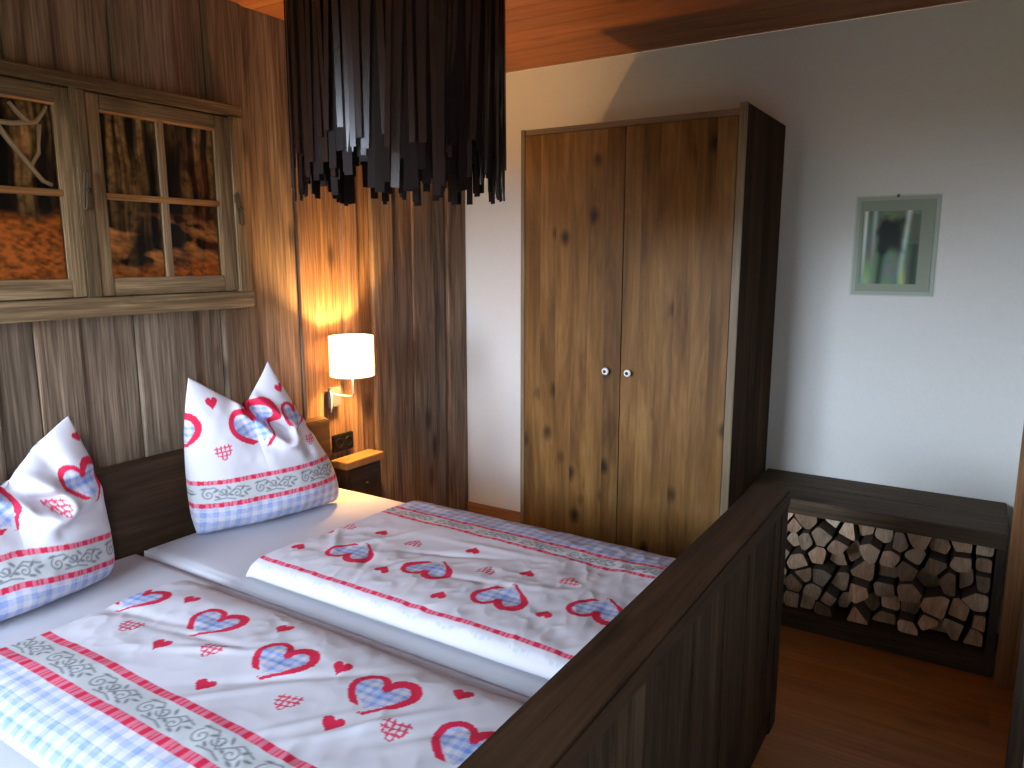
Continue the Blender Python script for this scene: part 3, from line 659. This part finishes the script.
base += np.clip(1-np.abs(u-.75)/.09, 0, 1)[..., None]*np.clip((.33-v)*4, 0, 1)[..., None]*np.array((.28, .34, .02))
base += np.clip(1-np.abs(u-.12)/.12, 0, 1)[..., None]*np.clip((.4-v)*3, 0, 1)[..., None]*np.array((.12, .22, .05))
bodyk = 1/(1+np.exp(((np.maximum(np.abs((u-.5)/.22), np.abs((v-.68)/.22)))-1+.3*fbm(u*7, v*7, 95))*9))
legs = np.maximum(np.exp(-((u-.42+.08*(1-v))/.06)**2), np.exp(-((u-.93)/.10)**2))*(v < .95)*.8
k = np.clip(bodyk+legs*np.where(v < .55, 1, .5), 0, 1)[..., None]
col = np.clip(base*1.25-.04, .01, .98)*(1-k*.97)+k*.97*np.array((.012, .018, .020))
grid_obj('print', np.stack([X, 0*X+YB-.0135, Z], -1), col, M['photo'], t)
b = MB(); b.box(PX0, PX1, YB-.018, YB-.0145, PZ0, PZ1, .0008); b.build('glass', M['glass_green'], t)
b = MB(); b.box(PX0+.005, PX1-.005, YB-.0058, YB-.001, PZ0+.005, PZ1-.005, 0); b.build('backing', plain('frosted rim backing', (.52, .54, .49), .7), t)
for xq, z0, z1 in (((PX0+PX1)/2, PZ1-.010, PZ1+.003),):
    b = MB(); b.box(xq-.006, xq+.006, YB-.0195, YB-.0182, z0, z1, .0003); b.build('clip', M['metal'], t)

# ------------------------------------------------------------------ bench with firewood
BX0, BX1, BY = 1.90, 2.785, 3.205
t = thing('firewood_bench', (2.34, 3.42, 0), 'dark wooden bench along the white wall with an open niche for firewood', 'bench')
b = MB(); b.box(1.808, BX1, BY, BY+.215, .522, .585, .004, (1.0, .3)); b.box(1.808, BX1, BY+.217, YB-.005, .522, .585, .004, (1.08, .7)); b.build('seat_board', M['dark_x'], t)
b = MB(); b.box(BX0, BX0+.03, BY+.01, YB-.01, 0, .521, .003, (.9, .3)); b.build('side_panel', M['bench_v'], t)
b = MB(); b.box(BX1-.03, BX1-.002, BY+.01, YB-.01, 0, .521, .003, (.9, .8)); b.build('side_panel', M['bench_v'], t)
b = MB(); b.box(BX0+.03, BX1-.03, BY+.015, YB-.02, .058, .078, .002, (.9, .3)); b.build('bottom_shelf', M['dark_x'], t)
b = MB(); b.box(BX0+.03, BX1-.03, BY+.012, BY+.03, 0, .057, .002, (.8, .3)); b.build('plinth', M['dark_x'], t)
b = MB(); b.box(BX0+.03, BX1-.03, YB-.02, YB-.01, .0, .521, .001, (.6, .3)); b.build('back_panel', M['dark_x'], t)
seeds = [(2.068, .489), (2.175, .488), (2.139, .43), (2.228, .464), (2.291, .48), (2.365, .466), (2.435, .464), (2.489, .486), (2.571, .456), (2.645, .493), (2.728, .49), (2.066, .395), (2.131, .336), (2.2, .393), (2.238, .426), (2.187, .325), (2.258, .354), (2.04, .291), (2.325, .394), (2.008, .368), (2.072, .236), (2.146, .243), (2.259, .303), (2.308, .309), (2.395, .378), (2.391, .308), (2.457, .339), (2.49, .405), (2.558, .384), (2.65, .426), (2.728, .431), (2.036, .193), (2.118, .174), (2.21, .214), (2.537, .307), (2.48, .255), (2.61, .346), (2.668, .35), (2.728, .36), (2.292, .207), (2.392, .233), (2.627, .298), (2.03, .117), (2.097, .114), (2.236, .125), (2.179, .156), (2.34, .15), (2.406, .161), (2.486, .177), (2.569, .226), (2.664, .21), (2.723, .277), (2.735, .206), (2.289, .107), (2.549, .150), (2.645, .137), (2.482, .112), (2.401, .105), (2.155, .104), (2.585, .102), (2.713, .12), (1.965, .47), (1.96, .40), (1.97, .32), (1.965, .24), (1.965, .165), (1.965, .11), (2.012, .44)]
_keep = []
for q in seeds:
    if all(math.dist(q, k) > .052 for k in _keep): _keep.append(q)
seeds = _keep
def cell(i):
    P = [(BX0+.033, .080), (BX1-.033, .080), (BX1-.033, .519), (BX0+.033, .519)]; sx, sz = seeds[i]
    for j, (qx, qz) in enumerate(seeds):
        if j == i: continue
        mx, mz, nx_, nz_ = (sx+qx)/2, (sz+qz)/2, qx-sx, qz-sz; out = []
        for k in range(len(P)):
            p, q = P[k], P[(k+1) % len(P)]; dp = (p[0]-mx)*nx_+(p[1]-mz)*nz_; dq = (q[0]-mx)*nx_+(q[1]-mz)*nz_
            if dp <= 0: out.append(p)
            if (dp < 0) != (dq < 0): tt = dp/(dp-dq); out.append((p[0]+tt*(q[0]-p[0]), p[1]+tt*(q[1]-p[1])))
        P = out
        if len(P) < 3: return None
    return P
cells = []
for i in range(len(seeds)):
    P = cell(i)
    if not P: continue
    # drop tiny edges, pull in, round most of the corners a little (bark side) and keep some sharp (split side)
    Q = [P[k] for k in range(len(P)) if math.dist(P[k], P[k-1]) > .012]
    if len(Q) < 3: continue
    cx = sum(p[0] for p in Q)/len(Q); cz = sum(p[1] for p in Q)/len(Q)
    if cx < 1.955 and False: continue
    pl = []
    n = len(Q); rs = [random.choice((.05, .08, .12, .30, .38)) for _ in Q]
    for k in range(n):
        p, pr, nx_ = Q[k], Q[k-1], Q[(k+1) % n]; r = rs[k]
        a = (p[0]+(pr[0]-p[0])*r, p[1]+(pr[1]-p[1])*r); c = (p[0]+(nx_[0]-p[0])*r, p[1]+(nx_[1]-p[1])*r)
        for tt in (0, .33, .67, 1): pl.append(tuple((1-tt)**2*a[m]+2*tt*(1-tt)*p[m]+tt*tt*c[m] for m in (0, 1)))
    sh = random.uniform(.76, .93); pl = [(cx+(p[0]-cx)*sh, cz+(p[1]-cz)*sh) for p in pl]
    lowest = min(p[1] for p in pl)
    cells.append((cx, cz, pl))
rows = {}
for cc in cells: rows.setdefault(min(5, int((.519-cc[1])/.0735)), []).append(cc)
ordn = ['first', 'second', 'third', 'fourth', 'fifth', 'sixth', 'seventh', 'eighth', 'ninth', 'tenth', 'eleventh', 'twelfth', 'thirteenth', 'fourteenth', 'fifteenth', 'sixteenth']
rown = ['top row', 'second row from the top', 'third row from the top', 'third row from the bottom', 'second row from the bottom', 'bottom row']
for r in sorted(rows):
    for k, (cx, cz, pl) in enumerate(sorted(rows[r], reverse=True)):
        yf = BY+.035+.11*random.random()**1.8; tn = (random.uniform(.32, 1.15), random.random(), random.uniform(0, .5))
        t_ = bmesh.new(); f0 = [t_.verts.new((p[0], yf, p[1])) for p in pl]; f1 = [t_.verts.new((cx+(p[0]-cx)*.98, YB-.06, cz+(p[1]-cz)*.98)) for p in pl]
        fa = t_.faces.new(f0); fb = t_.faces.new(f1[::-1]); m = len(pl)
        for q in range(m): t_.faces.new((f0[q], f0[(q+1) % m], f1[(q+1) % m], f1[q]))
        b = MB(); mp = {vv: b.bm.verts.new(vv.co) for vv in t_.verts}
        for f in t_.faces:
            nf = b.bm.faces.new([mp[vv] for vv in f.verts]); nf.material_index = 0 if len(f.verts) > 4 else 1
            for l in nf.loops: l[b.col] = (tn[0], tn[1], tn[2], 1)
        t_.free()
        w = max(p[0] for p in pl)-min(p[0] for p in pl); h = max(p[1] for p in pl)-min(p[1] for p in pl)
        form = 'wide flat' if w > 1.45*h else 'tall narrow' if h > 1.45*w else 'chunky' if w*h > .0062 else 'small'
        o = b.build('firewood_log', [M['log_end'], M['bark']])
        tag(o, f'{form} split log in bench niche, {rown[r]}, {ordn[k]} from the right', 'firewood', 'split logs stacked in the bench niche')

# ------------------------------------------------------------------ pendant lamp of hanging strips
PC = Vector((1.29, 1.575)); PR = .275; PT = 2.42
t = thing('pendant_lamp', (PC.x, PC.y, ZC), 'large round pendant lamp of dark hanging strips above the bed', 'lamp')
NS = 100
for k in range(NS):
    a = 2*math.pi*(k+random.uniform(-.25, .25))/NS; r = PR+(.004, -.003, .0)[k % 3]
    zb_ = 1.742+random.random()**1.1*.17; w = random.uniform(.011, .020)
    b = MB(); b.box(-.0013, .0013, -w/2, w/2, zb_-PT, 0, .0005, (1, .5))
    R = Matrix.Translation((PC.x+r*math.cos(a), PC.y+r*math.sin(a), PT)) @ Matrix.Rotation(a, 4, 'Z') @ Matrix.Rotation(random.uniform(-.05, .02), 4, 'X') @ Matrix.Rotation(random.uniform(-.012, .03), 4, 'Y') @ Matrix.Rotation(random.uniform(-.12, .12), 4, 'Z')
    bmesh.ops.transform(b.bm, matrix=R, verts=b.bm.verts); b.build('strip', M['strip'], t)
b = MB()
for k in range(200):
    a = 2*math.pi*(k+random.uniform(-.3, .3))/100; r = PR-(.010 if k < 100 else .024); zb_ = 1.745+random.random()*.14
    n0 = len(b.bm.verts); b.box(-.001, .001, -.011, .011, zb_-PT, -.004, 0, (1, .5)); b.bm.verts.ensure_lookup_table()
    R = Matrix.Translation((PC.x+r*math.cos(a), PC.y+r*math.sin(a), PT)) @ Matrix.Rotation(a, 4, 'Z') @ Matrix.Rotation(random.uniform(-.03, .03), 4, 'X')
    bmesh.ops.transform(b.bm, matrix=R, verts=b.bm.verts[n0:])
o = b.build('inner_strip', M['inner_strip'], t); o['kind'] = 'stuff'
b = MB(); b.lathe([(PR-.006, PT-.03), (PR-.006, PT+.004), (PR-.014, PT+.004), (PR-.014, PT-.03), (PR-.006, PT-.03)], (PC.x, PC.y, 0), 64)
for a in (0, 1.047, 2.094): b.tube([(PC.x+(PR-.01)*math.cos(a), PC.y+(PR-.01)*math.sin(a), PT-.01), (PC.x-(PR-.01)*math.cos(a), PC.y-(PR-.01)*math.sin(a), PT-.01)], .004, 8)
b.build('hoop', M['iron'], t)
b = MB(); b.tube([(PC.x, PC.y, PT-.10), (PC.x, PC.y, ZC-.02)], .004, 8); b.build('cord', M['cord'], t)
b = MB(); b.lathe([(.05, -.001), (.05, -.018), (.02, -.03), (.006, -.032)], (PC.x, PC.y, ZC), 32); b.build('ceiling_rose', M['iron'], t)
b = MB(); b.lathe([(.012, 0), (.02, -.01), (.02, -.05), (.001, -.05)], (PC.x, PC.y, PT-.09), 20); hd = b.build('bulb_holder', M['cord'], t)
b = MB(); b.lathe([(.012, 0), (.016, -.02), (.03, -.05), (.026, -.08), (.001, -.095)], (PC.x, PC.y, PT-.14), 20); b.build('bulb', M['porcelain'], t)

# ------------------------------------------------------------------ light
SKY = 46
def light(name, kind, loc, energy, col, **kw):
    l = bpy.data.lights.new(name, kind); l.energy = energy; l.color = col
    for k, v in kw.items(): setattr(l, k, v)
    o = bpy.data.objects.new(name, l); C.objects.link(o); o.location = loc; o['kind'] = 'helper'; return o
# daylight: the sky seen through the front window and the added side window (portals only guide the sampling)
for nm, loc, rot, sx, sy in (('window_portal', ((WX0+WX1)/2, YF-.10, (WZ0+WZ1)/2), (math.radians(90), 0, 0), WX1-WX0, WZ1-WZ0), ('window_portal', (XR+.09, (VY0+VY1)/2, (VZ0+VZ1)/2), (math.radians(90), 0, math.radians(90)), VY1-VY0, VZ1-VZ0)):
    o = light(nm, 'AREA', loc, 1, (1, 1, 1), shape='RECTANGLE', size=sx, size_y=sy); o.rotation_euler = rot; o.data.cycles.is_portal = True
light('lamp_light', 'POINT', (LX, LY, 1.128), 85, (1, .54, .17), shadow_soft_size=.03)
w = bpy.data.worlds.new('sky'); bpy.context.scene.world = w; w.use_nodes = True
N, L = w.node_tree.nodes, w.node_tree.links
tc = N.new('ShaderNodeTexCoord'); sp = N.new('ShaderNodeSeparateXYZ'); L.new(tc.outputs['Generated'], sp.inputs[0])
mr = N.new('ShaderNodeMapRange'); mr.inputs['From Min'].default_value = -1; mr.inputs['From Max'].default_value = 1; L.new(sp.outputs[2], mr.inputs['Value'])
rp = N.new('ShaderNodeValToRGB'); e = rp.color_ramp.elements
e[0].position = .485; e[0].color = (.07, .072, .045, 1); e[1].position = .515; e[1].color = (.70, .82, 1, 1)
for ps, cl in ((.58, (.66, .79, 1, 1)), (.68, (.34, .44, .55, 1)), (.85, (.22, .30, .42, 1))):
    q = e.new(ps); q.color = cl
L.new(mr.outputs[0], rp.inputs[0]); L.new(rp.outputs[0], N['Background'].inputs[0]); N['Background'].inputs[1].default_value = SKY

# ------------------------------------------------------------------ camera
cam = bpy.data.cameras.new('camera'); cam.sensor_width = 36; cam.lens = 745/1024*36; cam.clip_start = .02
co = bpy.data.objects.new('camera', cam); C.objects.link(co); co.location = (2.64, 0, 1.6)
co.rotation_euler = (math.radians(90-9.674), 0, math.radians(32.421)); bpy.context.scene.camera = co
vs = bpy.context.scene.view_settings; vs.view_transform = 'Standard'; vs.look = 'None'; vs.gamma = 1; vs.exposure = 0; vs.use_curve_mapping = False
bpy.context.scene.render.film_transparent = False
for o in bpy.data.objects:
    if '_w' in o: del o['_w']
